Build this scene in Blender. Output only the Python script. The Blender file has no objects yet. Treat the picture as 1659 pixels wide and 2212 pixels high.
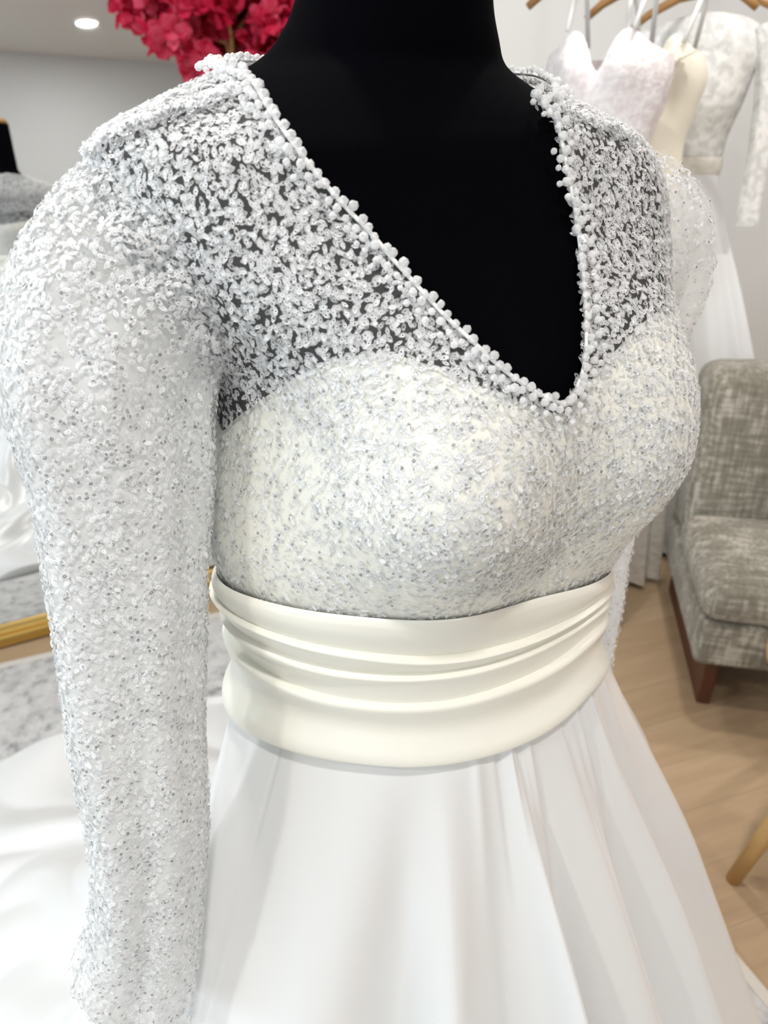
import bpy, bmesh, math, random
import numpy as np
from mathutils import Vector, Matrix
from mathutils.bvhtree import BVHTree

rng = np.random.default_rng(7)
random.seed(7)
D = bpy.data
SC = bpy.context.scene
COL = SC.collection
PI = math.pi

# ------------------------------------------------------------------ camera
CAMZ = 1.40
PITCH = math.radians(28)
FPX = 1597.0
cam_d = D.cameras.new('camera')
cam = D.objects.new('camera', cam_d)
COL.objects.link(cam)
cam.location = (0, 0, CAMZ)
cam.rotation_euler = (PI / 2 - PITCH, 0, 0)
cam_d.sensor_fit = 'VERTICAL'
cam_d.sensor_height = 36
cam_d.sensor_width = 27
cam_d.lens = 36 * FPX / 2212
cam_d.clip_start = 0.02
cam_d.dof.use_dof = True
cam_d.dof.focus_distance = 0.47
cam_d.dof.aperture_fstop = 9.0
SC.camera = cam

# ------------------------------------------------------------------ world, light, exposure
world = D.worlds.new('daylight')
SC.world = world
world.use_nodes = True
bg = world.node_tree.nodes['Background']
bg.inputs[0].default_value = (0.80, 0.90, 1.0, 1)
bg.inputs[1].default_value = 1.0

SC.view_settings.view_transform = 'Standard'
SC.view_settings.look = 'None'
SC.view_settings.gamma = 1
SC.view_settings.use_curve_mapping = False
SC.view_settings.exposure = 0.18
SC.cycles.max_bounces = 7
SC.cycles.use_adaptive_sampling = True
SC.cycles.adaptive_threshold = 0.03
SC.cycles.diffuse_bounces = 4
SC.cycles.glossy_bounces = 4
SC.cycles.transmission_bounces = 4
SC.cycles.transparent_max_bounces = 11
SC.cycles.sample_clamp_indirect = 6
SC.cycles.caustics_reflective = False
SC.cycles.caustics_refractive = False

# room axes: U along the back wall, V towards the back wall
PSI = math.radians(19)
UX = np.array([math.cos(PSI), math.sin(PSI), 0.0])
VX = np.array([-math.sin(PSI), math.cos(PSI), 0.0])
U0, U1, V0, V1, CEIL = -2.6, 3.3, -2.7, 2.52, 2.62


def R(u, v, z):
    return UX * u + VX * v + np.array([0, 0, z])


def area(name, loc, target, sx, sy, power, color):
    l = D.lights.new(name, 'AREA')
    l.shape = 'RECTANGLE'
    l.size, l.size_y = sx, sy
    l.energy = power
    l.color = color
    o = D.objects.new(name, l)
    COL.objects.link(o)
    o.location = Vector(loc)
    d = Vector(target) - Vector(loc)
    o.rotation_euler = d.to_track_quat('-Z', 'Y').to_euler()
    return o


# daylight through the left window, and an added fill from behind the camera
area('window_daylight', R(U0 - 0.25, 0.25, 1.45), R(0, 0.45, 1.0), 2.6, 2.0, 40, (0.74, 0.88, 1.0))
area('added_front_fill', R(-1.0, V0 - 0.25, 1.5), R(0.2, 0.6, 1.0), 2.5, 1.9, 5.5, (0.93, 0.97, 1.0))  # added unseen source that brightens the front of the gown

# ------------------------------------------------------------------ helpers


def tag(o, label=None, cat=None, group=None, kind=None):
    if label: o['label'] = label
    if cat: o['category'] = cat
    if group: o['group'] = group
    if kind: o['kind'] = kind
    return o


def empty(name, loc=(0, 0, 0), rz=0.0, parent=None):
    o = D.objects.new(name, None)
    COL.objects.link(o)
    o.location = Vector(loc)
    o.rotation_euler = (0, 0, rz)
    o.empty_display_size = 0.1
    if parent: o.parent = parent
    return o


def mesh_np(name, verts, faces, smooth=True):
    """verts (n,3) array; faces: (m,k) array or list."""
    me = D.meshes.new(name)
    verts = np.asarray(verts, dtype=np.float32)
    if isinstance(faces, np.ndarray):
        m, k = faces.shape
        me.vertices.add(len(verts))
        me.vertices.foreach_set('co', verts.ravel())
        me.loops.add(m * k)
        me.loops.foreach_set('vertex_index', faces.astype(np.int32).ravel())
        me.polygons.add(m)
        me.polygons.foreach_set('loop_start', np.arange(0, m * k, k, dtype=np.int32))
        me.update(calc_edges=True)
    else:
        me.from_pydata([tuple(map(float, v)) for v in verts], [], [tuple(int(i) for i in f) for f in faces])
        me.update()
    if smooth:
        me.polygons.foreach_set('use_smooth', np.ones(len(me.polygons), dtype=bool))
    return me


def link(name, me, mats, parent=None, loc=None):
    o = D.objects.new(name, me)
    COL.objects.link(o)
    if mats is not None:
        if not isinstance(mats, (list, tuple)): mats = [mats]
        if len(me.materials) == 0:
            for m in mats: me.materials.append(m)
    if parent: o.parent = parent
    if loc is not None: o.location = Vector(loc)
    return o


def add_attr(me, name, vals):
    a = me.attributes.new(name, 'FLOAT', 'POINT')
    a.data.foreach_set('value', np.asarray(vals, dtype=np.float32).ravel())


def grid_faces(n, m, close=False, flip=False):
    i = np.arange(n - 1)[:, None]
    j = np.arange(m if close else m - 1)[None, :]
    a = i * m + j
    b = i * m + (j + 1) % m
    c = (i + 1) * m + (j + 1) % m
    d = (i + 1) * m + j
    f = np.stack([a, b, c, d], -1).reshape(-1, 4)
    return f[:, ::-1].copy() if flip else f


def grid_obj(name, P, mats, parent=None, close=False, flip=False, attrs=None):
    n, m = P.shape[:2]
    me = mesh_np(name, P.reshape(-1, 3), grid_faces(n, m, close, flip))
    if attrs:
        for k, v in attrs.items(): add_attr(me, k, v)
    return link(name, me, mats, parent)


def bm_obj(name, bm, mats, parent=None, loc=None, smooth=False):
    me = D.meshes.new(name)
    bmesh.ops.recalc_face_normals(bm, faces=bm.faces)
    bm.to_mesh(me)
    bm.free()
    if smooth:
        me.polygons.foreach_set('use_smooth', np.ones(len(me.polygons), dtype=bool))
    return link(name, me, mats, parent, loc)


def add_box(bm, cx, cy, cz, sx, sy, sz, bevel=0.0, seg=2, mat=None):
    r = bmesh.ops.create_cube(bm, size=1.0)
    vs = r['verts']
    bmesh.ops.scale(bm, vec=(sx, sy, sz), verts=vs)
    if bevel > 0:
        es = list({e for v in vs for e in v.link_edges})
        rb = bmesh.ops.bevel(bm, geom=es, offset=bevel, segments=seg, affect='EDGES', profile=0.5)
        vs = list({v for f in rb['faces'] for v in f.verts} | {v for v in vs if v.is_valid})
        allv = set()
        stack = [vs[0]]
        while stack:
            v = stack.pop()
            if v in allv: continue
            allv.add(v)
            stack.extend(e.other_vert(v) for e in v.link_edges)
        vs = list(allv)
    if mat is not None: bmesh.ops.transform(bm, matrix=mat, verts=vs)
    bmesh.ops.translate(bm, vec=(cx, cy, cz), verts=vs)
    return vs


def tube_np(pts, radii, n=10, cap=True):
    """round tube through pts with per-point radius -> verts, faces (list)."""
    pts = np.asarray(pts, float)
    k = len(pts)
    radii = np.broadcast_to(np.asarray(radii, float), (k,))
    T = np.gradient(pts, axis=0)
    T /= np.linalg.norm(T, axis=1)[:, None] + 1e-12
    ref = np.array([0, 0, 1.0]) if abs(T[0][2]) < 0.9 else np.array([1.0, 0, 0])
    nrm = np.cross(T[0], ref); nrm /= np.linalg.norm(nrm)
    V = []
    for i in range(k):
        nrm = nrm - T[i] * nrm.dot(T[i]); nrm /= np.linalg.norm(nrm)
        b = np.cross(T[i], nrm)
        a = np.linspace(0, 2 * PI, n, endpoint=False)[:, None]
        V.append(pts[i] + radii[i] * (np.cos(a) * nrm + np.sin(a) * b))
    V = np.concatenate(V)
    F = [tuple(f) for f in grid_faces(k, n, True)]
    if cap:
        F.append(tuple(range(n))[::-1])
        F.append(tuple(range((k - 1) * n, k * n)))
    return V, F


def tube_obj(name, pts, radii, mat, parent=None, n=10):
    V, F = tube_np(pts, radii, n)
    return link(name, mesh_np(name, V, F), mat, parent)


def lathe_obj(name, prof, mat, parent=None, n=32, loc=(0, 0, 0)):
    prof = np.asarray(prof, float)
    a = np.linspace(0, 2 * PI, n, endpoint=False)
    P = np.stack([prof[:, 0:1] * np.cos(a), prof[:, 0:1] * np.sin(a), np.repeat(prof[:, 1:2], n, 1)], -1)
    V = P.reshape(-1, 3)
    F = [tuple(f) for f in grid_faces(len(prof), n, True)]
    F.append(tuple(range(n))[::-1]); F.append(tuple(range((len(prof) - 1) * n, len(prof) * n)))
    return link(name, mesh_np(name, V, F), mat, parent, loc)


def catmull(K, n):
    """K (k,d) knots -> (n,d) samples, uniform Catmull-Rom."""
    K = np.asarray(K, float)
    k = len(K)
    t = np.linspace(0, k - 1, n)
    i = np.minimum(t.astype(int), k - 2)
    f = (t - i)[:, None]
    p0 = K[np.maximum(i - 1, 0)]; p1 = K[i]; p2 = K[i + 1]; p3 = K[np.minimum(i + 2, k - 1)]
    return 0.5 * (2 * p1 + (p2 - p0) * f + (2 * p0 - 5 * p1 + 4 * p2 - p3) * f ** 2 + (3 * p1 - p0 - 3 * p2 + p3) * f ** 3)


def sstep(a, b, x):
    t = np.clip((x - a) / (b - a), 0, 1)
    return t * t * (3 - 2 * t)


# ------------------------------------------------------------------ materials


def mat(name):
    m = D.materials.new(name)
    m.use_nodes = True
    nt = m.node_tree
    return m, nt, nt.nodes['Principled BSDF'], nt.nodes['Material Output']


def simple(name, col, rough=0.5, metal=0.0, spec=0.5, sheen=0.0, coat=0.0):
    m, nt, p, o = mat(name)
    p.inputs['Base Color'].default_value = (*col, 1)
    p.inputs['Roughness'].default_value = rough
    p.inputs['Metallic'].default_value = metal
    p.inputs['Specular IOR Level'].default_value = spec
    p.inputs['Sheen Weight'].default_value = sheen
    p.inputs['Coat Weight'].default_value = coat
    return m


def N(nt, t, **kw):
    n = nt.nodes.new(t)
    for k, v in kw.items():
        if k in n.inputs: n.inputs[k].default_value = v
        else: setattr(n, k, v)
    return n


def noise_bump(nt, p, scale, strength, dist=0.001, coord='Object', stretch=None, detail=4.0):
    tc = N(nt, 'ShaderNodeTexCoord')
    src = tc.outputs[coord]
    if stretch:
        mp = N(nt, 'ShaderNodeMapping'); mp.inputs['Scale'].default_value = stretch
        nt.links.new(src, mp.inputs[0]); src = mp.outputs[0]
    nz = N(nt, 'ShaderNodeTexNoise'); nz.inputs['Scale'].default_value = scale; nz.inputs['Detail'].default_value = detail
    nt.links.new(src, nz.inputs['Vector'])
    b = N(nt, 'ShaderNodeBump'); b.inputs['Strength'].default_value = strength; b.inputs['Distance'].default_value = dist
    nt.links.new(nz.outputs['Fac'], b.inputs['Height'])
    nt.links.new(b.outputs[0], p.inputs['Normal'])
    return nz, src


def ramp(nt, fac, stops):
    r = N(nt, 'ShaderNodeValToRGB')
    el = r.color_ramp.elements
    el[0].position, el[0].color = stops[0][0], (*stops[0][1], 1)
    el[1].position, el[1].color = stops[-1][0], (*stops[-1][1], 1)
    for pos, c in stops[1:-1]:
        e = el.new(pos); e.color = (*c, 1)
    nt.links.new(fac, r.inputs[0])
    return r


def make_satin(name, col, rough, sheen=0.15, aniso=0.0):
    m, nt, p, o = mat(name)
    p.inputs['Base Color'].default_value = (*col, 1)
    p.inputs['Roughness'].default_value = rough
    p.inputs['Specular IOR Level'].default_value = 0.55
    p.inputs['Sheen Weight'].default_value = sheen
    p.inputs['Sheen Roughness'].default_value = 0.4
    noise_bump(nt, p, 900, 0.05, 0.0004)
    return m


def make_tulle(name, col):
    """sheer net: how closely woven it is comes from the mesh attribute dens"""
    m, nt, p, o = mat(name)
    p.inputs['Base Color'].default_value = (*col, 1)
    p.inputs['Roughness'].default_value = 0.7
    at = N(nt, 'ShaderNodeAttribute'); at.attribute_name = 'dens'
    tr = N(nt, 'ShaderNodeBsdfTransparent')
    tl = N(nt, 'ShaderNodeBsdfTranslucent'); tl.inputs[0].default_value = (*col, 1)
    m1 = N(nt, 'ShaderNodeMixShader'); m1.inputs[0].default_value = 0.4
    nt.links.new(p.outputs[0], m1.inputs[1]); nt.links.new(tl.outputs[0], m1.inputs[2])
    m2 = N(nt, 'ShaderNodeMixShader')
    nt.links.new(at.outputs['Fac'], m2.inputs[0])
    nt.links.new(tr.outputs[0], m2.inputs[1]); nt.links.new(m1.outputs[0], m2.inputs[2])
    nt.links.new(m2.outputs[0], o.inputs[0])
    return m


def make_sequin_body():
    m, nt, p, o = mat('clear_white_sequin')
    at = N(nt, 'ShaderNodeAttribute'); at.attribute_name = 'tone'
    r = ramp(nt, at.outputs['Fac'], [(0.0, (0.88, 0.89, 0.90)), (0.5, (0.94, 0.95, 0.955)), (1.0, (0.97, 0.975, 0.98))])
    nt.links.new(r.outputs[0], p.inputs['Base Color'])
    p.inputs['Roughness'].default_value = 0.18
    p.inputs['Specular IOR Level'].default_value = 0.7
    p.inputs['Thin Film Thickness'].default_value = 0
    tr = N(nt, 'ShaderNodeBsdfTransparent')
    tl = N(nt, 'ShaderNodeBsdfTranslucent'); tl.inputs[0].default_value = (0.9, 0.91, 0.92, 1)
    m1 = N(nt, 'ShaderNodeMixShader'); m1.inputs[0].default_value = 0.42
    nt.links.new(p.outputs[0], m1.inputs[1]); nt.links.new(tl.outputs[0], m1.inputs[2])
    mr = N(nt, 'ShaderNodeMapRange')
    mr.inputs['To Min'].default_value = 0.50; mr.inputs['To Max'].default_value = 0.98
    nt.links.new(at.outputs['Fac'], mr.inputs['Value'])
    m2 = N(nt, 'ShaderNodeMixShader')
    nt.links.new(mr.outputs[0], m2.inputs[0])
    nt.links.new(tr.outputs[0], m2.inputs[1]); nt.links.new(m1.outputs[0], m2.inputs[2])
    nt.links.new(m2.outputs[0], o.inputs[0])
    return m


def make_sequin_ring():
    m, nt, p, o = mat('painted_reflection_sequin_eye')
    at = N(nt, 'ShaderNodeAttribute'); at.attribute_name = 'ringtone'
    r = ramp(nt, at.outputs['Fac'], [(0.0, (0.10, 0.10, 0.10)), (0.45, (0.42, 0.41, 0.40)), (1.0, (0.93, 0.94, 0.95))])  # dark end stands for dark surroundings reflected in the eye, put into colour
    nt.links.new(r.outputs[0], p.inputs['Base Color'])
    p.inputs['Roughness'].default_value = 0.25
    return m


M = {}
M['black'] = None
m, nt, p, o = mat('black_stretch_jersey')
p.inputs['Base Color'].default_value = (0.0012, 0.0013, 0.0022, 1)
p.inputs['Roughness'].default_value = 0.85
p.inputs['Specular IOR Level'].default_value = 0.02
p.inputs['Sheen Weight'].default_value = 0.0
p.inputs['Sheen Roughness'].default_value = 0.3
noise_bump(nt, p, 1200, 0.25, 0.0005, stretch=(1, 1, 0.25))
M['black'] = m
M['tulle'] = make_tulle('ivory_net', (0.94, 0.94, 0.93))
M['lining'] = make_satin('cream_lining', (0.90, 0.885, 0.80), 0.5)
M['satin'] = make_satin('white_satin', (0.80, 0.80, 0.795), 0.27)
M['belt'] = make_satin('ivory_satin', (0.90, 0.885, 0.795), 0.32)
M['seq'] = make_sequin_body()
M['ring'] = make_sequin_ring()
M['seam'] = simple('white_binding', (0.90, 0.90, 0.89), 0.7)
m, nt, p, o = mat('clear_crystal')
p.inputs['Base Color'].default_value = (0.97, 0.975, 0.98, 1)
p.inputs['Roughness'].default_value = 0.03
p.inputs['Specular IOR Level'].default_value = 1.0
p.inputs['Coat Weight'].default_value = 0.6
tr = N(nt, 'ShaderNodeBsdfTransparent')
fr = N(nt, 'ShaderNodeLayerWeight'); fr.inputs['Blend'].default_value = 0.35
mr = N(nt, 'ShaderNodeMapRange'); mr.inputs['To Min'].default_value = 0.45; mr.inputs['To Max'].default_value = 0.95
nt.links.new(fr.outputs['Facing'], mr.inputs['Value'])
ms = N(nt, 'ShaderNodeMixShader')
nt.links.new(mr.outputs[0], ms.inputs[0]); nt.links.new(tr.outputs[0], ms.inputs[1]); nt.links.new(p.outputs[0], ms.inputs[2]); nt.links.new(ms.outputs[0], o.inputs[0])
M['bead'] = m
M['wall'] = simple('white_wall_paint', (0.80, 0.80, 0.79), 0.85)
M['wallgrey'] = simple('grey_wall_paint', (0.60, 0.63, 0.64), 0.85)
M['ceil'] = simple('ceiling_paint', (0.66, 0.655, 0.64), 0.9)
M['skirting'] = simple('white_gloss_trim', (0.85, 0.85, 0.84), 0.4)
M['gold'] = simple('gold_leaf', (0.62, 0.40, 0.11), 0.33, 0.85)
M['mirror'] = simple('silvered_glass', (0.86, 0.87, 0.87), 0.012, 1.0)
M['backboard'] = simple('brown_board', (0.22, 0.15, 0.09), 0.8)
M['chrome'] = simple('brushed_steel', (0.7, 0.7, 0.7), 0.25, 1.0)
M['blackmetal'] = simple('black_metal', (0.02, 0.02, 0.02), 0.4, 0.6)
M['brown'] = simple('brown_wood_legs', (0.085, 0.028, 0.012), 0.45)


def wood(name, c0, c1, scale, stretch, rough=0.4, per_object=False):
    m, nt, p, o = mat(name)
    tc = N(nt, 'ShaderNodeTexCoord')
    mp = N(nt, 'ShaderNodeMapping'); mp.inputs['Scale'].default_value = stretch
    nt.links.new(tc.outputs['Object'], mp.inputs[0])
    vec = mp.outputs[0]
    oi = N(nt, 'ShaderNodeObjectInfo')
    if per_object:
        ad = N(nt, 'ShaderNodeVectorMath', operation='ADD')
        ml = N(nt, 'ShaderNodeMath', operation='MULTIPLY'); ml.inputs[1].default_value = 60
        nt.links.new(oi.outputs['Random'], ml.inputs[0])
        nt.links.new(vec, ad.inputs[0]); nt.links.new(ml.outputs[0], ad.inputs[1])
        vec = ad.outputs[0]
    nz = N(nt, 'ShaderNodeTexNoise'); nz.inputs['Scale'].default_value = scale; nz.inputs['Detail'].default_value = 5
    nz.inputs['Roughness'].default_value = 0.6
    nt.links.new(vec, nz.inputs['Vector'])
    fac = nz.outputs['Fac']
    if per_object:
        mx = N(nt, 'ShaderNodeMath', operation='MULTIPLY_ADD'); mx.inputs[1].default_value = 0.24; mx.inputs[2].default_value = -0.12
        nt.links.new(oi.outputs['Random'], mx.inputs[0])
        sm = N(nt, 'ShaderNodeMath', operation='ADD')
        nt.links.new(fac, sm.inputs[0]); nt.links.new(mx.outputs[0], sm.inputs[1])
        fac = sm.outputs[0]
    r = ramp(nt, fac, [(0.25, c0), (0.75, c1)])
    nt.links.new(r.outputs[0], p.inputs['Base Color'])
    p.inputs['Roughness'].default_value = rough
    return m


M['oak'] = wood('light_oak_planks', (0.40, 0.275, 0.165), (0.50, 0.36, 0.225), 3.0, (1.2, 11, 11), 0.42, True)
M['beech'] = wood('golden_beech', (0.50, 0.30, 0.11), (0.64, 0.42, 0.18), 5, (6, 6, 1), 0.4)
M['hanger'] = wood('honey_wood', (0.34, 0.17, 0.05), (0.46, 0.25, 0.09), 5, (1, 6, 6), 0.35)
M['trunk'] = wood('pale_branch_wood', (0.45, 0.30, 0.12), (0.66, 0.48, 0.24), 6, (8, 8, 1), 0.6)

# rug: pale grey distressed pile
m, nt, p, o = mat('distressed_grey_rug')
tc = N(nt, 'ShaderNodeTexCoord')
mp = N(nt, 'ShaderNodeMapping'); mp.inputs['Scale'].default_value = (1, 1.0, 1)
nt.links.new(tc.outputs['Object'], mp.inputs[0])
n1 = N(nt, 'ShaderNodeTexNoise'); n1.inputs['Scale'].default_value = 24; n1.inputs['Detail'].default_value = 6; n1.inputs['Roughness'].default_value = 0.68
n2 = N(nt, 'ShaderNodeTexNoise'); n2.inputs['Scale'].default_value = 5; n2.inputs['Detail'].default_value = 3
nt.links.new(mp.outputs[0], n1.inputs['Vector']); nt.links.new(mp.outputs[0], n2.inputs['Vector'])
ad = N(nt, 'ShaderNodeMath', operation='MULTIPLY_ADD'); ad.inputs[1].default_value = 0.35; 
nt.links.new(n2.outputs['Fac'], ad.inputs[0]); nt.links.new(n1.outputs['Fac'], ad.inputs[2])
r = ramp(nt, ad.outputs[0], [(0.50, (0.24, 0.24, 0.25)), (0.59, (0.44, 0.435, 0.435)), (0.68, (0.58, 0.57, 0.56)), (0.85, (0.68, 0.67, 0.655))])
nt.links.new(r.outputs[0], p.inputs['Base Color'])
p.inputs['Roughness'].default_value = 0.95
b = N(nt, 'ShaderNodeBump'); b.inputs['Strength'].default_value = 0.4; b.inputs['Distance'].default_value = 0.004
n3 = N(nt, 'ShaderNodeTexNoise'); n3.inputs['Scale'].default_value = 300
nt.links.new(tc.outputs['Object'], n3.inputs['Vector'])
nt.links.new(n3.outputs['Fac'], b.inputs['Height']); nt.links.new(b.outputs[0], p.inputs['Normal'])
M['rug'] = m
M['rugedge'] = simple('rug_binding', (0.66, 0.62, 0.56), 0.9)

# woven upholstery: taupe with pale slubs along both thread directions
m, nt, p, o = mat('taupe_slub_weave')
tc = N(nt, 'ShaderNodeTexCoord')
facs = []
for st in ((60, 60, 9), (9, 60, 60)):
    mp = N(nt, 'ShaderNodeMapping'); mp.inputs['Scale'].default_value = st
    nt.links.new(tc.outputs['Object'], mp.inputs[0])
    nz = N(nt, 'ShaderNodeTexNoise'); nz.inputs['Scale'].default_value = 1.6; nz.inputs['Detail'].default_value = 4
    nt.links.new(mp.outputs[0], nz.inputs['Vector']); facs.append(nz.outputs['Fac'])
nb = N(nt, 'ShaderNodeTexNoise'); nb.inputs['Scale'].default_value = 9; nb.inputs['Detail'].default_value = 3
nt.links.new(tc.outputs['Object'], nb.inputs['Vector'])
a1 = N(nt, 'ShaderNodeMath', operation='ADD'); nt.links.new(facs[0], a1.inputs[0]); nt.links.new(facs[1], a1.inputs[1])
a2 = N(nt, 'ShaderNodeMath', operation='MULTIPLY_ADD'); a2.inputs[1].default_value = 0.8
nt.links.new(nb.outputs['Fac'], a2.inputs[0]); nt.links.new(a1.outputs[0], a2.inputs[2])
a3 = N(nt, 'ShaderNodeMath', operation='MULTIPLY'); a3.inputs[1].default_value = 0.357
nt.links.new(a2.outputs[0], a3.inputs[0])
r = ramp(nt, a3.outputs[0], [(0.40, (0.155, 0.140, 0.105)), (0.50, (0.235, 0.215, 0.170)), (0.60, (0.46, 0.425, 0.365))])
nt.links.new(r.outputs[0], p.inputs['Base Color'])
p.inputs['Roughness'].default_value = 0.9
p.inputs['Sheen Weight'].default_value = 0.2
M['weave'] = m

# blossom petals
m, nt, p, o = mat('deep_pink_petal')
oi = N(nt, 'ShaderNodeObjectInfo')
tc = N(nt, 'ShaderNodeTexCoord')
nz = N(nt, 'ShaderNodeTexNoise'); nz.inputs['Scale'].default_value = 40
nt.links.new(tc.outputs['Object'], nz.inputs['Vector'])
mx = N(nt, 'ShaderNodeMath', operation='MULTIPLY_ADD'); mx.inputs[1].default_value = 0.45
nt.links.new(oi.outputs['Random'], mx.inputs[0]); nt.links.new(nz.outputs['Fac'], mx.inputs[2])
r = ramp(nt, mx.outputs[0], [(0.35, (0.50, 0.004, 0.045)), (0.7, (0.72, 0.012, 0.085)), (1.0, (0.85, 0.12, 0.22))])
nt.links.new(r.outputs[0], p.inputs['Base Color'])
p.inputs['Roughness'].default_value = 0.7
tl = N(nt, 'ShaderNodeBsdfTranslucent'); nt.links.new(r.outputs[0], tl.inputs[0])
ms = N(nt, 'ShaderNodeMixShader'); ms.inputs[0].default_value = 0.3
nt.links.new(p.outputs[0], ms.inputs[1]); nt.links.new(tl.outputs[0], ms.inputs[2]); nt.links.new(ms.outputs[0], o.inputs[0])
M['petal'] = m


def lace(name, col, col2, scale=55):
    m, nt, p, o = mat(name)
    tc = N(nt, 'ShaderNodeTexCoord')
    nz = N(nt, 'ShaderNodeTexNoise'); nz.inputs['Scale'].default_value = scale; nz.inputs['Detail'].default_value = 3
    nt.links.new(tc.outputs['Object'], nz.inputs['Vector'])
    r = ramp(nt, nz.outputs['Fac'], [(0.42, col2), (0.56, col)])
    nt.links.new(r.outputs[0], p.inputs['Base Color'])
    p.inputs['Roughness'].default_value = 0.75
    b = N(nt, 'ShaderNodeBump'); b.inputs['Strength'].default_value = 0.8; b.inputs['Distance'].default_value = 0.004
    nt.links.new(nz.outputs['Fac'], b.inputs['Height']); nt.links.new(b.outputs[0], p.inputs['Normal'])
    return m


M['blush_lace'] = lace('blush_beaded_lace', (0.90, 0.86, 0.86), (0.80, 0.735, 0.74), 60)
M['white_lace'] = lace('white_lace', (0.90, 0.90, 0.88), (0.72, 0.72, 0.70), 45)
M['ivory_lace'] = lace('ivory_lace', (0.90, 0.87, 0.80), (0.80, 0.76, 0.67), 45)
M['tullewhite'] = simple('white_tulle_layers', (0.86, 0.865, 0.87), 0.9)
M['ivorysatin2'] = make_satin('cream_satin', (0.88, 0.83, 0.70), 0.4)
m, nt, p, o = mat('lamp_lens')
p.inputs['Emission Color'].default_value = (1.0, 0.97, 0.90, 1)
p.inputs['Emission Strength'].default_value = 9
M['lamp'] = m
m, nt, p, o = mat('window_glass')
tr = N(nt, 'ShaderNodeBsdfTransparent'); tr.inputs[0].default_value = (.97, .98, .98, 1)
gl = N(nt, 'ShaderNodeBsdfGlossy'); gl.inputs['Roughness'].default_value = 0.02
ms = N(nt, 'ShaderNodeMixShader'); ms.inputs[0].default_value = 0.06
nt.links.new(tr.outputs[0], ms.inputs[1]); nt.links.new(gl.outputs[0], ms.inputs[2]); nt.links.new(ms.outputs[0], o.inputs[0])
nt.nodes.remove(p)
M['glass'] = m

# ------------------------------------------------------------------ room shell


def wall_box(name, u0, u1, v0, v1, z0, z1, m, parent=None):
    bm = bmesh.new()
    add_box(bm, 0, 0, 0, u1 - u0, v1 - v0, z1 - z0)
    o = bm_obj(name, bm, m, parent, R((u0 + u1) / 2, (v0 + v1) / 2, (z0 + z1) / 2))
    o.rotation_euler = (0, 0, PSI)
    o['kind'] = 'structure'
    return o


floor = wall_box('floor', U0 - .1, U1 + .1, V0 - .1, V1 + .1, -0.08, -0.006, simple('grey_subfloor', (0.12, 0.10, 0.08), 0.9))
wall_box('ceiling', U0 - .1, U1 + .1, V0 - .1, V1 + .1, CEIL, CEIL + .1, M['ceil'])
wall_box('wall_back', U0 - .1, U1 + .1, V1, V1 + .1, 0, CEIL, M['wall'])
wall_box('wall_right', U1, U1 + .1, V0, V1, 0, CEIL, M['wall'])
# left wall with a wide window
WZ0, WZ1, WV0, WV1 = 0.35, 2.35, -1.05, 1.6
wl = wall_box('wall_left', U0 - .1, U0, V0, WV0, 0, CEIL, M['wall'])
for k, (a, b_, c, d) in enumerate([(WV1, V1, 0, CEIL), (WV0, WV1, 0, WZ0), (WV0, WV1, WZ1, CEIL)]):
    wall_box('wall_left', U0 - .1, U0, a, b_, c, d, M['wall'])
# front wall (behind the photographer) with an unseen window added on one side for front light
FU0, FU1, FZ0, FZ1 = -2.3, 0.35, 0.4, 2.35
wall_box('wall_front', U0, FU0, V0 - .1, V0, 0, CEIL, M['wallgrey'])
wall_box('wall_front', FU1, U1, V0 - .1, V0, 0, CEIL, M['wallgrey'])
wall_box('wall_front', FU0, FU1, V0 - .1, V0, 0, FZ0, M['wallgrey'])
wall_box('wall_front', FU0, FU1, V0 - .1, V0, FZ1, CEIL, M['wallgrey'])


def window(name, along, a0, a1, z0, z1, fixed):
    """along 'v' (left wall) or 'u' (front wall)"""
    w = empty(name, (0, 0, 0)); w['kind'] = 'structure'
    def bar(n, p0, p1, q0, q1, m, t):
        if along == 'v': o = wall_box(n, fixed - t, fixed + t, p0, p1, q0, q1, m, w)
        else: o = wall_box(n, p0, p1, fixed - t, fixed + t, q0, q1, m, w)
        del o['kind']
        return o
    bar('sill', a0, a1, z0, z0 + .05, M['skirting'], .045)
    bar('head_rail', a0, a1, z1 - .05, z1, M['skirting'], .045)
    k = 3
    for i in range(k + 1):
        x = a0 + (a1 - a0) * i / k
        x = min(max(x, a0 + .025), a1 - .025)
        bar('mullion', x - .025, x + .025, z0 + .05, z1 - .05, M['skirting'], .04)
    for i in range(k):
        x0 = a0 + (a1 - a0) * i / k + .03; x1 = a0 + (a1 - a0) * (i + 1) / k - .03
        bar('pane', x0, x1, z0 + .05, z1 - .05, M['glass'], .003)
    return w


window('window_1', 'v', WV0, WV1, WZ0, WZ1, U0 - .05)
window('added_front_window', 'u', FU0, FU1, FZ0, FZ1, V0 - .05)  # added window, out of the mirror's view, lets in the front fill
wall_box('baseboard_back', U0, U1, V1 - .015, V1, 0, .09, M['skirting'])
wall_box('baseboard_right', U1 - .015, U1, V0, V1 - .016, 0, .09, M['skirting'])

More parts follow.
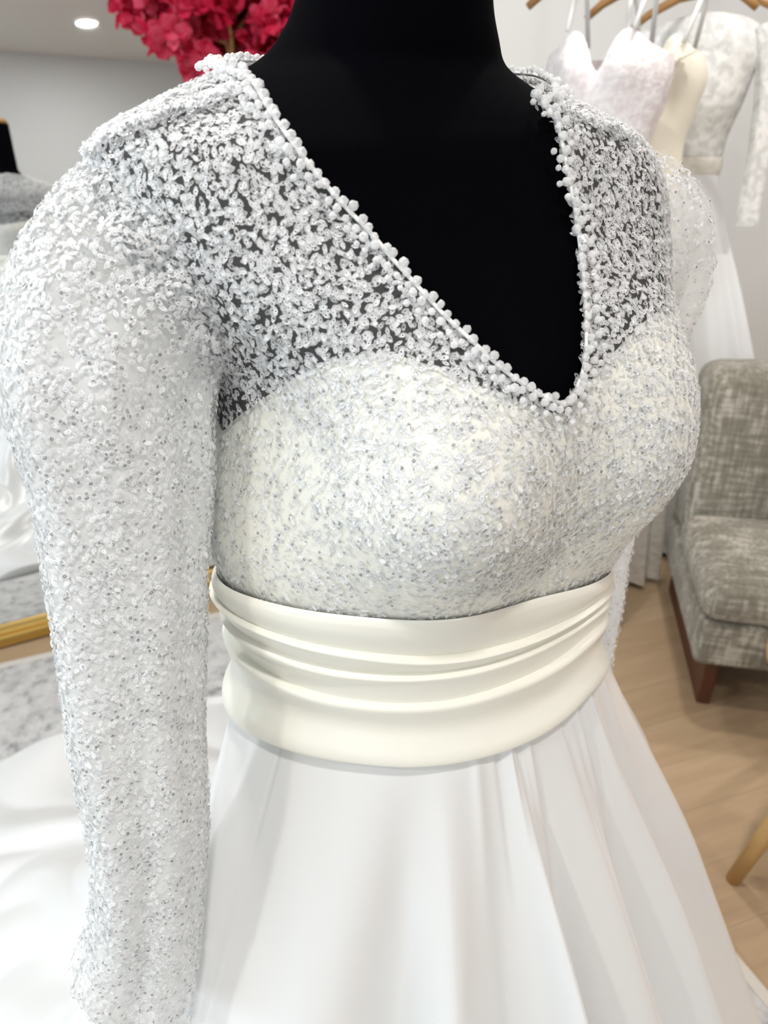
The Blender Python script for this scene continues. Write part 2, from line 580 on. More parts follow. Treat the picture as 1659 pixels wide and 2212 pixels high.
# planks of the floor: each board its own part
pw, plen = 0.128, 1.22
plank_meshes = []
for L in (plen, plen * 0.55):
    bm = bmesh.new()
    add_box(bm, 0, 0, 0, L - .0003, pw - .0003, 0.006, 0.0004, 1)
    me = D.meshes.new('plank'); bm.to_mesh(me); bm.free(); me.materials.append(M['oak'])
    plank_meshes.append((L, me))
row = 0
v = V0
floor_inv = Matrix.Translation(floor.location) @ Matrix.Rotation(PSI, 4, 'Z')
floor_inv = floor_inv.inverted()
while v < V1 - .01:
    u = U0 - random.random() * plen
    while u < U1:
        uc, vc = u + plen / 2, v + pw / 2
        if uc + plen / 2 <= U1 + .7 and uc - plen / 2 > U0 - plen:
            uu0, uu1 = max(u, U0), min(u + plen, U1)
            if uu1 - uu0 > 0.1:
                L, me = plank_meshes[0]
                pl = D.objects.new('plank', me)
                COL.objects.link(pl)
                pl.parent = floor
                pl.matrix_parent_inverse = Matrix.Identity(4)
                wpos = Vector(R((uu0 + uu1) / 2, vc, -.003))
                pl.location = floor_inv @ wpos
                pl.scale = ((uu1 - uu0) / L, 1, 1)
        u += plen
    v += pw
    row += 1

# ------------------------------------------------------------------ dress form surface
RINGS = [  # z, ax, ay, yaw, half width, front depth, back depth, exponent, bust
    (1.640, 0.012, .495, 22, .0535, .055, .055, 2.0, 0),
    (1.540, 0.010, .497, 22, .0525, .054, .054, 2.0, 0),
    (1.490, 0.0080, .499, 22, .0530, .054, .054, 2.0, 0),
    (1.460, 0.0058, .500, 22, .0548, .055, .055, 2.0, 0),
    (1.440, 0.0031, .505, 22, .0644, .058, .058, 2.0, 0),
    (1.428, -.0009, .510, 23, .0759, .062, .062, 2.0, 0),
    (1.419, -.0038, .510, 24, .0963, .068, .064, 2.0, 0),
    (1.410, -.0036, .510, 25, .1223, .074, .068, 2.1, 0),
    (1.400, 0.0003, .510, 26, .1521, .080, .072, 2.2, 0),
    (1.388, 0.0044, .510, 27, .1785, .087, .080, 2.3, 0),
    (1.370, 0.0121, .515, 28, .1900, .095, .088, 2.4, 0),
    (1.345, 0.0199, .520, 30, .1910, .107, .095, 2.4, 0),
    (1.315, 0.0285, .520, 32, .1840, .118, .100, 2.3, .006),
    (1.285, 0.0330, .520, 33, .1695, .127, .105, 2.2, .018),
    (1.250, 0.0350, .520, 34, .1630, .132, .108, 2.1, .034),
    (1.210, 0.0310, .520, 34, .1630, .132, .108, 2.1, .044),
    (1.175, 0.0345, .520, 34, .1740, .126, .104, 2.1, .036),
    (1.140, 0.0405, .520, 33, .1840, .118, .100, 2.1, .018),
    (1.105, 0.0440, .520, 32, .1785, .112, .098, 2.1, .004),
    (1.075, 0.0385, .520, 31, .1710, .110, .096, 2.1, 0),
    (1.040, 0.0333, .520, 30, .1662, .112, .098, 2.1, 0),
    (1.000, 0.0333, .520, 30, .1690, .116, .104, 2.1, 0),
    (0.960, 0.0320, .520, 30, .1713, .124, .112, 2.1, 0),
    (0.900, 0.0320, .520, 30, .1730, .128, .118, 2.1, 0),
    (0.840, 0.0320, .520, 30, .1600, .118, .110, 2.1, 0),
]
NT, NTH = 300, 420
RZ = np.array([r[0] for r in RINGS])
rings = catmull(np.array(RINGS), NT)
# the form is a little slimmer than the clothes on it
rings[:, 4] -= .0065 * sstep(1.425, 1.40, rings[:, 0]) + .0075 * sstep(1.10, 1.07, rings[:, 0])
TH = np.linspace(-PI, PI, NTH, endpoint=False)
ct, st_ = np.cos(TH), np.sin(TH)


def dirs(yaw):
    p_ = np.radians(yaw)
    return np.array([np.sin(p_), -np.cos(p_), 0]), np.array([np.cos(p_), np.sin(p_), 0])


BODY = np.zeros((NT, NTH, 3))
for i, (z, ax, ay, yaw, a, bf, bb, ex, bust) in enumerate(rings):
    b_ = bf * sstep(-0.5, 0.5, ct) + bb * (1 - sstep(-0.5, 0.5, ct))
    r_ = (np.abs(st_ / a) ** ex + np.abs(ct / b_) ** ex) ** (-1 / ex)
    gs = lambda t0: np.exp(-((TH - t0) / .42) ** 2)
    r_ = r_ + max(bust, 0) * (gs(.52) + gs(-.52))
    f_, l_ = dirs(yaw)
    BODY[i] = np.array([ax, ay, z]) + r_[:, None] * (ct[:, None] * f_ + st_[:, None] * l_)
Bp = np.concatenate([BODY[:, -1:], BODY, BODY[:, :1]], 1)
dth = (Bp[:, 2:] - Bp[:, :-2])
dtt = np.gradient(BODY, axis=0)
BN = np.cross(dtt, dth)
BN /= np.linalg.norm(BN, axis=2)[..., None] + 1e-12
out = BODY - BODY.mean(axis=1, keepdims=True)
if (BN * out).sum() < 0: BN = -BN


def z_to_row(z):
    return float(np.interp(-z, -rings[:, 0], np.arange(NT)))


def surf(t, th, off):
    """point on the form at row t, angle th, lifted off along the normal."""
    t = np.clip(np.asarray(t, float), 0, NT - 1.001)
    j = ((np.asarray(th, float) + PI) / (2 * PI) * NTH) % NTH
    i0 = t.astype(int); fi = (t - i0)[..., None]
    j0 = j.astype(int) % NTH; fj = (j - np.floor(j))[..., None]
    j1 = (j0 + 1) % NTH
    def s(A): return (A[i0, j0] * (1 - fi) * (1 - fj) + A[i0 + 1, j0] * fi * (1 - fj) + A[i0, j1] * (1 - fi) * fj + A[i0 + 1, j1] * fi * fj)
    n = s(BN); n /= np.linalg.norm(n, axis=-1)[..., None] + 1e-12
    return s(BODY) + n * np.asarray(off)[..., None], n


_F = grid_faces(NT, NTH, True)
_FL = [tuple(int(q) for q in f) for f in _F]
_BV = {}


def skin(off):
    if off not in _BV:
        G = BODY + BN * off
        _BV[off] = (G, BVHTree.FromPolygons([tuple(v) for v in G.reshape(-1, 3)], _FL))
    return _BV[off]


CF = np.array([0, math.cos(PITCH), -math.sin(PITCH)]); CU = np.array([0, math.sin(PITCH), math.cos(PITCH)]); CR = np.array([1.0, 0, 0])
CO = np.array([0, 0, CAMZ])


def sight(u, v):
    d = CF * FPX + CR * (u - 829.5) + CU * (1106 - v)
    return d / np.linalg.norm(d)


def trace(poly, n, off=.0):
    """design line given as seen from the front -> (row, angle) along the form."""
    poly = np.asarray(poly, float)
    G, bvh = skin(off)
    seg = np.r_[0, np.cumsum(np.linalg.norm(np.diff(poly, axis=0), axis=1))]
    s_ = np.linspace(0, seg[-1], n)
    uu = np.interp(s_, seg, poly[:, 0]); vv = np.interp(s_, seg, poly[:, 1])
    o_ = []
    for u_, v_ in zip(uu, vv):
        h, nn, idx, dist = bvh.ray_cast(Vector(CO), Vector(sight(u_, v_)))
        if h is None: continue
        i, j = divmod(idx, NTH)
        h = np.array(h)
        p00, p01, p10 = G[i, j], G[i, (j + 1) % NTH], G[min(i + 1, NT - 1), j]
        e1, e2 = p01 - p00, p10 - p00
        A = np.stack([e1, e2], 1)
        sol = np.linalg.lstsq(A, h - p00, rcond=None)[0]
        th_ = -PI + (j + np.clip(sol[0], 0, 1)) * 2 * PI / NTH
        o_.append((i + np.clip(sol[1], 0, 1), th_))
    return np.array(o_)


def smooth(x, k):
    if k < 2: return x
    ker = np.ones(k) / k
    return np.convolve(np.pad(x, (k // 2, k - 1 - k // 2), mode='edge'), ker, 'valid')


def as_func(tr, left_t=None, right_t=None, back_t=None, k=7):
    """row as a function of angle round the whole form."""
    o_ = np.argsort(tr[:, 1]); th_ = tr[o_, 1]; t_ = smooth(tr[o_, 0], k)
    lt = t_[0] if left_t is None else left_t
    rt_ = t_[-1] if right_t is None else right_t
    bt = (lt + rt_) / 2 if back_t is None else back_t
    X = np.r_[-PI, max(-PI + .3, th_[0] - .6), th_, min(PI - .3, th_[-1] + .6), PI]
    Y = np.r_[bt, (lt * .5 + bt * .5), t_, (rt_ * .5 + bt * .5), bt]
    return lambda q: np.interp(q, X, Y)


mann = empty('mannequin', (0.032, .52, 0))
tag(mann, 'headless black jersey dress form wearing the white sequinned gown', 'mannequin')
inv = np.array([0.032, .52, 0])
V_ = (BODY - inv).reshape(-1, 3)
fl = [tuple(f) for f in grid_faces(NT, NTH, True)[:, ::-1]]
fl.append(tuple(range(NTH))); fl.append(tuple(range((NT - 1) * NTH, NT * NTH))[::-1])
link('torso', mesh_np('torso', V_, fl), M['black'], mann)
lathe_obj('neck_cap', [(.001, 1.665), (.03, 1.664), (.05, 1.658), (.054, 1.6405), (.001, 1.6405)], M['hanger'], mann, 32, (-.02, -.025, 0))
lathe_obj('stand_pole', [(.016, .02), (.016, .845)], M['blackmetal'], mann, 20)
lathe_obj('stand_base', [(.001, .0135), (.17, .0135), (.17, .026), (.05, .034), (.018, .05), (.001, .05)], M['blackmetal'], mann, 40)

# ------------------------------------------------------------------ the gown
gown = empty('wedding_gown', (0.032, .52, 0))
tag(gown, 'long sleeved sequinned gown with beaded V neck and pleated waistband on black dress form', 'dress')
GO = inv

# neckline as seen: left edge down to the point of the V and up the other side
NECK = [(517, 150), (545, 172), (575, 225), (620, 290), (680, 370), (740, 440), (800, 500), (850, 560), (905, 620), (960, 680), (1020, 735), (1090, 800), (1160, 848), (1205, 868), (1228, 876),
        (1243, 850), (1262, 800), (1268, 740), (1268, 680), (1262, 600), (1253, 520), (1245, 460), (1232, 390), (1216, 310), (1203, 250), (1188, 215), (1160, 198), (1125, 178)]
trn = trace(NECK, 240, .0075)
BACK_T = z_to_row(1.432)
neck_f = as_func(trn, back_t=BACK_T, k=3)
SWEET = [(470, 935), (500, 905), (560, 865), (640, 815), (720, 780), (800, 763), (860, 766), (950, 792), (1060, 838), (1150, 872), (1225, 895), (1248, 878), (1290, 812), (1340, 752), (1400, 690), (1440, 662), (1466, 655)]
trs = trace(SWEET, 200, .004)
sweet_f = as_func(trs, back_t=z_to_row(1.24), k=5)
T_W = z_to_row(1.035)

# sheer bodice
nb_, mb_ = 110, NTH
tops = np.minimum(neck_f(TH), T_W - 2)
S = np.linspace(0, 1, nb_)[:, None]
tb = tops[None, :] * (1 - S) + T_W * S
thb = np.repeat(TH[None, :], nb_, 0)
BOD, BODN = surf(tb, thb, np.full(tb.shape, .0055))
bodice = grid_obj('bodice', BOD - GO, M['tulle'], gown, True, True, {'dens': np.full(tb.size, .10)})
# opaque sweetheart lining under it
sw = np.minimum(np.maximum(sweet_f(TH), tops + 1.5), T_W - 1)
tl_ = sw[None, :] * (1 - S) + T_W * S
LIN, _ = surf(tl_, thb, np.where(S < .012, .001, .0032) + 0 * tl_)
lining = grid_obj('lining', LIN - GO, M['lining'], gown, True, True)
lining['label'] = 'opaque cream sweetheart lining under the sheer layer'


def line_on_form(poly, n, off, toff=.0, k=5):
    tr = trace(poly, n, toff)
    t_, th_ = smooth(tr[:, 0], k), smooth(tr[:, 1], k)
    P, Nn = surf(t_, th_, np.full(len(t_), off))
    return P, Nn


def smooth_path(P, k=7):
    return np.stack([smooth(P[:, i], k) for i in range(3)], 1)


# seams on the bodice
ARMH = [(160, 330), (200, 410), (245, 500), (300, 590), (370, 690), (420, 770), (455, 850), (470, 920)]
Pa, Npa = line_on_form(ARMH, 80, .0065, .0075)
SHS = [(510, 190), (430, 222), (340, 252), (250, 285), (180, 330)]
Ps, Nps = line_on_form(SHS, 60, .0060, .0075)
SHS2 = [(1205, 232), (1250, 252), (1320, 276), (1375, 300)]
Ps2, Nps2 = line_on_form(SHS2, 40, .0060, .0075)
SEAMS = [(Ps, Nps, 230, .0030), (Ps2, Nps2, 120, .0022), (Pa, Npa, 190, .0024)]

# ---- sleeves


def tube_surface(knots, n, m, shape=None):
    """knots: (x,y,z, ra, rb) -> grid n x m with frames: ra across, rb in depth."""
    K = catmull(np.array(knots, float), n)
    C_ = K[:, :3]
    T_ = np.gradient(C_, axis=0); T_ /= np.linalg.norm(T_, axis=1)[:, None]
    P = np.zeros((n, m, 3))
    dref = np.array([0, 1.0, 0])
    a = np.linspace(0, 2 * PI, m, endpoint=False)
    for i in range(n):
        sd = np.cross(T_[i], dref); sd /= np.linalg.norm(sd)
        dp = np.cross(sd, T_[i])
        s_ = i / (n - 1)
        f = shape(s_, a) if shape else 1.0
        P[i] = C_[i] + (np.cos(a) * K[i, 3] * f)[:, None] * sd + (np.sin(a) * K[i, 4] * f)[:, None] * dp
    return P


def fold_shape(seed, side):
    r2 = np.random.default_rng(seed)
    ph = r2.uniform(0, 2 * PI, 6)
    def f(s, a):
        g = 1 + .065 * np.sin(3 * a + ph[0] + 2 * s) * sstep(.12, .35, s)
        g = g + .05 * np.sin(5 * a + ph[1] - 3 * s) * sstep(.1, .3, s)
        g = g + .02 * np.sin(9 * a + ph[2] + 6 * s)
        g = g + .018 * np.sin(38 * s + 2 * np.sin(a + ph[3]) + ph[4]) * sstep(.3, .6, s)
        g = g + .10 * np.exp(-((a - 4.5) / .25) ** 2) * sstep(.2, .4, s) * (1 - sstep(.75, .95, s))
        g = g + .07 * np.cos(11 * a + ph[5]) * (1 - sstep(.02, .25, s)) * sstep(.0, .03, s)
        return g
    return f


SLEEVES = []
kn_r = [(-.085, .452, 1.328, .060, .046), (-.120, .436, 1.324, .064, .052), (-.147, .420, 1.305, .060, .055), (-.158, .406, 1.268, .0535, .055), (-.156, .396, 1.215, .0475, .050), (-.158, .383, 1.15, .0430, .047), (-.160, .365, 1.073, .0395, .044), (-.1605, .350, .995, .0370, .042), (-.165, .340, .93, .0365, .041), (-.176, .330, .87, .0375, .041), (-.186, .320, .832, .0385, .041)]
Pr = tube_surface(kn_r, 230, 120, fold_shape(3, 0))
# wavy cuff: lower on the skirt side, higher on the outer side
cuff_w = sstep(.80, 1.0, np.linspace(0, 1, 230))[:, None]
ca = np.linspace(0, 2 * PI, 120, endpoint=False)[None, :]
Pr[:, :, 2] += cuff_w * (-.016 * np.cos(ca - .2) * 1.3 + .006 * np.sin(5 * ca))
kn_l = [(.150, .575, 1.322, .058, .046), (.180, .592, 1.318, .060, .052), (.200, .606, 1.298, .054, .054), (.205, .625, 1.25, .046, .050), (.207, .645, 1.18, .042, .046),
        (.210, .655, 1.10, .040, .043), (.212, .660, 1.02, .038, .040), (.214, .662, .94, .037, .040), (.216, .662, .87, .037, .040), (.216, .662, .80, .036, .040)]
Pl = tube_surface(kn_l, 160, 96, fold_shape(8, 1))
for P, lab in ((Pr, 'near sleeve hanging empty beside the bodice'), (Pl, 'far sleeve half hidden behind the bust')):
    n, m = P.shape[:2]
    s_ = np.repeat(np.linspace(0, 1, n)[:, None], m, 1)
    dens = .12 + .82 * sstep(.12, .30, s_)
    o = grid_obj('sleeve', P - GO, M['tulle'], gown, True, False, {'dens': dens})
    o['label'] = lab
    SLEEVES.append((o, P))

# ---- waistband of four stacked pleats
E_ANG = np.radians([-180, -135, -98, -85, -60, -30, 0, 20, 40, 55, 65, 95, 135, 180])
E_Z = [
    (1.095, 1.100, 1.115, 1.130, 1.133, 1.127, 1.114, 1.108, 1.096, 1.080, 1.066, 1.062, 1.075, 1.095),
    (1.075, 1.085, 1.100, 1.114, 1.106, 1.089, 1.082, 1.083, 1.080, 1.068, 1.054, 1.048, 1.058, 1.075),
    (1.058, 1.068, 1.083, 1.097, 1.086, 1.072, 1.069, 1.070, 1.068, 1.056, 1.042, 1.036, 1.044, 1.058),
    (1.030, 1.040, 1.053, 1.060, 1.055, 1.045, 1.043, 1.043, 1.045, 1.034, 1.016, 1.010, 1.018, 1.030),
    (.965, .965, .972, .990, 1.001, .990, .984, .984, .990, .976, .956, .955, .960, .965)]
ef = []
for zk in E_Z:
    fine = np.linspace(-PI, PI, 721)
    Yf = np.interp(fine, E_ANG, [z_to_row(q) for q in zk])
    Yf = smooth(np.r_[Yf[:-1], Yf[:-1], Yf], 51)[720:1441]
    ef.append(lambda q, a=fine, b=Yf: np.interp(q, a, b))
band = empty('waistband', (0, 0, 0), 0, gown)
E = np.stack([f(TH) for f in ef])
for k in range(1, 5): E[k] = np.maximum(E[k], E[k - 1] + 1.2)
prof = np.array([(-.03, .0065), (-.02, .0100), (.0, .0140), (.045, .0162), (.14, .0163), (.35, .0148), (.65, .0132), (.9, .0122), (1.06, .0112)])
prof_top = np.array([(-.02, .0058), (-.012, .0066), (.0, .0074), (.05, .0088), (.14, .0104), (.35, .0120), (.65, .0123), (.9, .0119), (1.06, .0110)])
prof_last = np.array([(-.02, .0065), (-.015, .0105), (.0, .0140), (.03, .0162), (.09, .0166), (.22, .0142), (.38, .0112), (.52, .0110), (.66, .0140), (.78, .0172), (.88, .0182), (.95, .0172), (.985, .0140), (1.0, .0105), (.99, .0070)])
for k in range(4):
    pf = prof_top if k == 0 else prof if k < 3 else prof_last
    pk = catmull(pf, 44)
    tt = E[k][None, :] + pk[:, 0:1] * (E[k + 1] - E[k])[None, :]
    offs = np.repeat(pk[:, 1:2], NTH, 1) + .0006 * k + .0005 * np.sin(3 * TH + k * 2)[None, :]
    P, _ = surf(tt, np.repeat(TH[None], len(pk), 0), offs)
    grid_obj('pleat', P - GO, M['belt'], band, True, True)

# ---- skirt and train
NS, MS = 200, 720
THS = np.linspace(-PI, PI, MS, endpoint=False)
tw = z_to_row(1.012)
P0, _ = surf(np.full(MS, tw), THS, np.full(MS, .004))
rk = np.array([(-180, 1.16), (-160, 1.26), (-130, 1.24), (-105, .90), (-80, .62), (-50, .54), (-20, .52), (20, .53), (50, .56), (80, .63), (90, .67), (120, .76), (150, 1.0), (180, 1.16)], float)
RF = np.interp(np.degrees(THS), rk[:, 0], rk[:, 1])
RF = smooth(np.r_[RF, RF, RF], 41)[MS:2 * MS]
f_, l_ = dirs(30)
A0 = np.array([.032, .52, 0])
d_ = np.cos(THS)[:, None] * f_ + np.sin(THS)[:, None] * l_
r0 = ((P0 - A0) * d_).sum(1)
vv = np.linspace(0, 1, NS)[:, None]
wb = sstep(.62, 1.05, RF)[None, :]            # how much this direction belongs to the train
g_front = vv ** 1.02
z_front = 1 - vv
g_back = vv ** 1.9 * .55 + vv ** 1.0 * .45
z_back = (1 - vv) ** 1.9
z_back = np.where(vv > 0, z_back, 1)
gg = g_front * (1 - wb) + g_back * wb
zz = z_front * (1 - wb) + z_back * wb
rr = r0[None] + (RF - r0)[None] * gg
# soft folds falling from the gathers
FOLDS = [(-52, 9, .010), (-36, 6, -.016), (-24.5, 5.0, .012), (-10, 4, -.008), (0.5, 2.6, .022), (8, 3.5, -.012), (20, 5, .010), (31, 3.4, -.010), (40, 3.0, .012), (47, 3.5, -.012), (62, 6, .012), (76, 4, -.014),
         (92, 9, .02), (118, 8, -.02), (140, 9, .03), (165, 8, -.03), (-78, 6, .014), (-95, 7, -.02), (-115, 7, .03), (-135, 6, -.03), (-150, 7, .035), (-170, 6, -.03)]
FK = 2.1
fold = np.zeros(MS); foldtop = np.zeros(MS)
dg = np.degrees(THS)
for t0, w0, am in FOLDS:
    dd = (dg - t0 + 180) % 360 - 180
    fold += FK * am * np.exp(-(dd / w0) ** 2)
for t0, w0, am in [(-6, 1.2, -.004), (-2, 1.1, .004), (2, 1.1, -.004), (6, 1.2, .003), (24, 1.5, -.003), (30, 1.2, .004), (34, 1.2, -.005), (38, 1.2, .005), (43, 1.4, -.004), (-14, 2.0, .002), (52, 1.5, .003)]:
    dd = dg - t0
    foldtop += am * np.exp(-(dd / w0) ** 2)
rr = rr + fold[None] * sstep(0, .32, vv) * (1 - .5 * wb * vv) + foldtop[None] * sstep(.0, .02, vv) * (1 - sstep(.05, .22, vv))
SK = A0 + rr[..., None] * d_[None]
# ripples of the train lying on the rug
rip = .012 * np.sin(THS * 21 + 3 * np.sin(4 * vv * PI)) + .010 * np.sin(THS * 13 - 6 * vv + 1.0) + .008 * np.sin(9 * THS + 14 * vv)
SK[..., 2] = (1.012 - .0175) * zz + .0175 + (np.abs(rip) * sstep(.35, .7, vv) * wb)
SK[-1, :, 2] = .0145
# princess seam groove on the near side
for t0 in (-72.0, 66.0):
    g_ = np.exp(-(((dg - t0 - 2 * vv) / .35)) ** 2)
    SK -= (g_ * .0016)[..., None] * d_[None]
skirt = grid_obj('skirt', SK - GO, M['satin'], gown, True, True)
seam_j = int(np.argmin(np.abs(dg + 72)))

# ------------------------------------------------------------------ sequins and beads


def seq_template(n=8):
    a = np.linspace(0, 2 * PI, n, endpoint=False)
    x = np.cos(a) * 3.0e-3
    y = np.sign(np.sin(a)) * np.abs(np.sin(a)) ** 1.25 * 1.62e-3
    z = np.zeros(n)
    r1, r2 = 1.12e-3, .56e-3
    V = np.concatenate([np.c_[x, y, z - .00005], np.c_[np.cos(a) * r1, np.sin(a) * r1, z + .00032], np.c_[np.cos(a) * r2, np.sin(a) * r2, z + .00018]])
    F = np.concatenate([grid_faces(2, n, True), grid_faces(2, n, True) + n])
    mi = np.r_[np.zeros(n, int), np.ones(n, int)]
    return V, F, mi


SV, SF, SMI = seq_template()
SV = SV * .80


def sample_surface(P, count, seed, close=True):
    """random points, normals, down tangents on a grid surface."""
    r2 = np.random.default_rng(seed)
    n, m = P.shape[:2]
    f = grid_faces(n, m, close)
    Q = P.reshape(-1, 3)
    a, b, c, d = (Q[f[:, k]] for k in range(4))
    nr = np.cross(c - a, d - b)
    ar = np.linalg.norm(nr, axis=1) / 2
    cs = np.cumsum(ar)
    pick = np.searchsorted(cs, r2.random(count) * cs[-1])
    pick = np.minimum(pick, len(f) - 1)
    s, t = r2.random((2, count, 1))
    pos = a[pick] * (1 - s) * (1 - t) + b[pick] * s * (1 - t) + c[pick] * s * t + d[pick] * (1 - s) * t
    nn = nr[pick] / (np.linalg.norm(nr[pick], axis=1)[:, None] + 1e-12)
    down = (d[pick] + c[pick] - a[pick] - b[pick]); down /= np.linalg.norm(down, axis=1)[:, None] + 1e-12
    return pos, nn, down, pick // (m if close else m - 1), ar.sum()


def sequin_frames(pos, nn, down, seed, tilt=.27, spread=.85):
    r2 = np.random.default_rng(seed)
    k = len(pos)
    side = np.cross(nn, down); side /= np.linalg.norm(side, axis=1)[:, None] + 1e-12
    dn = np.cross(side, nn)
    an = r2.normal(0, spread, k)
    # neighbouring sequins lie alike
    an += 1.1 * np.sin(pos[:, 0] * 95 + 2 * np.sin(pos[:, 2] * 70)) * np.cos(pos[:, 2] * 88)
    xa = np.cos(an)[:, None] * dn + np.sin(an)[:, None] * side
    ya = np.cross(nn, xa)
    tx, ty = r2.normal(0, tilt, (2, k))
    z = nn + tx[:, None] * xa + ty[:, None] * ya
    z /= np.linalg.norm(z, axis=1)[:, None]
    xa = xa - z * (xa * z).sum(1)[:, None]; xa /= np.linalg.norm(xa, axis=1)[:, None]
    ya = np.cross(z, xa)
    return xa, ya, z


def build_sequins(surfaces, parent, n_single):
    pos, X, Y, Z, src = [], [], [], [], []
    for k, (P, dens, seed, flip) in enumerate(surfaces):
        _, _, _, _, A_ = sample_surface(P, 10, seed)
        cnt = int(A_ * dens)
        p_, n_, dn_, row_, _ = sample_surface(P, cnt, seed)
        if flip: n_ = -n_
        xa, ya, za = sequin_frames(p_, n_, dn_, seed + 1)
        lift = np.random.default_rng(seed + 2).uniform(.0004, .0026, cnt)[:, None]
        pos.append(p_ + n_ * lift); X.append(xa); Y.append(ya); Z.append(za)
    n_bod = sum(len(q) for q in pos[:2])
    r2 = np.random.default_rng(99)
    for Pq, Nq, cnt, wid in SEAMS:
        cnt = int(cnt * 1.6)          # doubled cloth along the seams carries crowded sequins
        t = r2.uniform(0, len(Pq) - 1.01, cnt); i0 = t.astype(int); f = (t - i0)[:, None]
        p_ = Pq[i0] * (1 - f) + Pq[i0 + 1] * f
        n_ = Nq[i0]; dn_ = Pq[i0 + 1] - Pq[i0]; dn_ /= np.linalg.norm(dn_, axis=1)[:, None]
        ac = np.cross(n_, dn_)
        xa, ya, za = sequin_frames(p_, n_, dn_, 300 + cnt, .7, 1.4)
        pos.append(p_ + ac * r2.normal(0, wid * .5, (cnt, 1)) + n_ * r2.uniform(.001, .0042, (cnt, 1))); X.append(xa); Y.append(ya); Z.append(za)
    nseam = sum(int(q[2] * 1.6) for q in SEAMS)
    pos, X, Y, Z = map(np.concatenate, (pos, X, Y, Z))
    k = len(pos)
    size = r2.uniform(.88, 1.12, k)
    tone = np.clip(r2.normal(.70, .22, k), 0, 1)
    tone[n_bod:-nseam] -= .16          # the arm's sequins are the clearer, glassier ones
    tone = np.clip(tone, 0, 1)
    tone[-nseam:] = r2.uniform(.8, 1, nseam)
    rt_ = np.where(r2.random(k) < .17, r2.uniform(0, .4, k), r2.uniform(.8, 1, k))  # some eyes get the painted dark reflection at random
    # the largest in view become sequins of their own
    vd = CO - pos
    dist = np.linalg.norm(vd, axis=1)
    facing = (vd * Z).sum(1) / dist
    w = pos - CO
    dep = w @ CF
    uu = 829.5 + FPX * (w @ CR) / dep; vv_ = 1106 - FPX * (w @ CU) / dep
    score = np.where((facing > .35) & (uu > 30) & (uu < 1640) & (vv_ > 10) & (vv_ < 2200), facing * size / dist, 0)
    single = np.argsort(-score)[:n_single]
    mask = np.ones(k, bool); mask[single] = False
    id_ = np.where(mask)[0]
    VV = pos[id_, None] + size[id_, None, None] * (SV[None, :, 0:1] * X[id_, None] + SV[None, :, 1:2] * Y[id_, None] + SV[None, :, 2:3] * Z[id_, None])
    nv = len(SV)
    FF = (SF[None] + (np.arange(len(id_)) * nv)[:, None, None]).reshape(-1, 4)
    me = mesh_np('sequin_mass', (VV - GO).reshape(-1, 3), FF, False)
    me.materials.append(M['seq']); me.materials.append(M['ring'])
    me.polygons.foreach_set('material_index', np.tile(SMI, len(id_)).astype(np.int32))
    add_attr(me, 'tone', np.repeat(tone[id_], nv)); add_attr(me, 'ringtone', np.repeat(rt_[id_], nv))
    o = link('sequin_mass', me, None, parent)
    o['kind'] = 'stuff'
    # singles share six meshes
    var = []
    for q in range(6):
        mv = mesh_np('sequin', SV, SF, False)
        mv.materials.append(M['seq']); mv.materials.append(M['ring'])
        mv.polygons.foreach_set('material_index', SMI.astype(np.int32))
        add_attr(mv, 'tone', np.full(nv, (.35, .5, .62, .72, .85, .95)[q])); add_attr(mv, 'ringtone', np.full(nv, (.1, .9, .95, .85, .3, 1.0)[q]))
        var.append(mv)
    for i in single:
        s_ = D.objects.new('sequin', var[int(r2.integers(0, 6))])
        COL.objects.link(s_)
        s_.parent = parent
        mm = Matrix(np.stack([X[i], Y[i], Z[i]], 1).tolist()).to_4x4()
        s_.matrix_local = Matrix.Translation(Vector(pos[i] - GO)) @ mm @ Matrix.Scale(float(size[i]), 4)
    return k


beadP = BOD.copy()
n_seq = build_sequins([(BOD, 85000, 11, False), (BOD[:60], 98000, 15, False), (Pr, 135000, 21, True), (Pl, 40000, 31, True)], gown, 290)

# crystal trim round the neckline
trim = empty('neckline_trim', (0, 0, 0), 0, gown)
edge_t = tops
order = np.arange(NTH)
Pn, Nn = surf(edge_t, TH, np.full(NTH, .007))
Pc = np.concatenate([Pn, Pn[:1]])
Nc = np.concatenate([Nn, Nn[:1]])
Vt, Ft = tube_np(Pn[::2], .0011, 8, False)
k_ = len(Pn[::2])
Ft += [((k_ - 1) * 8 + j, (k_ - 1) * 8 + (j + 1) % 8, (j + 1) % 8, j) for j in range(8)]
link('edging', mesh_np('edging', Vt - GO, Ft), M['seam'], trim)


def bead_mesh(kind):
    bm = bmesh.new()
    if kind == 0:                              # faceted bicone
        prof_ = [(.0004, -1.0), (.55, -.75), (1.0, -.12), (1.0, .12), (.55, .75), (.0004, 1.0)]
        n = 7
    else:                                      # small round bead
        prof_ = [(.0004, -1.0), (.75, -.66), (1.0, 0), (.75, .66), (.0004, 1.0)]
        n = 8
    rings_ = []
    for r_, z_ in prof_:
        rings_.append([bm.verts.new((r_ * math.cos(2 * PI * i / n), r_ * math.sin(2 * PI * i / n), z_)) for i in range(n)])
    for a_, b_ in zip(rings_, rings_[1:]):
        for i in range(n):
            bm.faces.new((a_[i], a_[(i + 1) % n], b_[(i + 1) % n], b_[i]))
    me = D.meshes.new('bead')
    bmesh.ops.recalc_face_normals(bm, faces=bm.faces)
    bm.to_mesh(me); bm.free()
    me.materials.append(M['bead'])
    return me


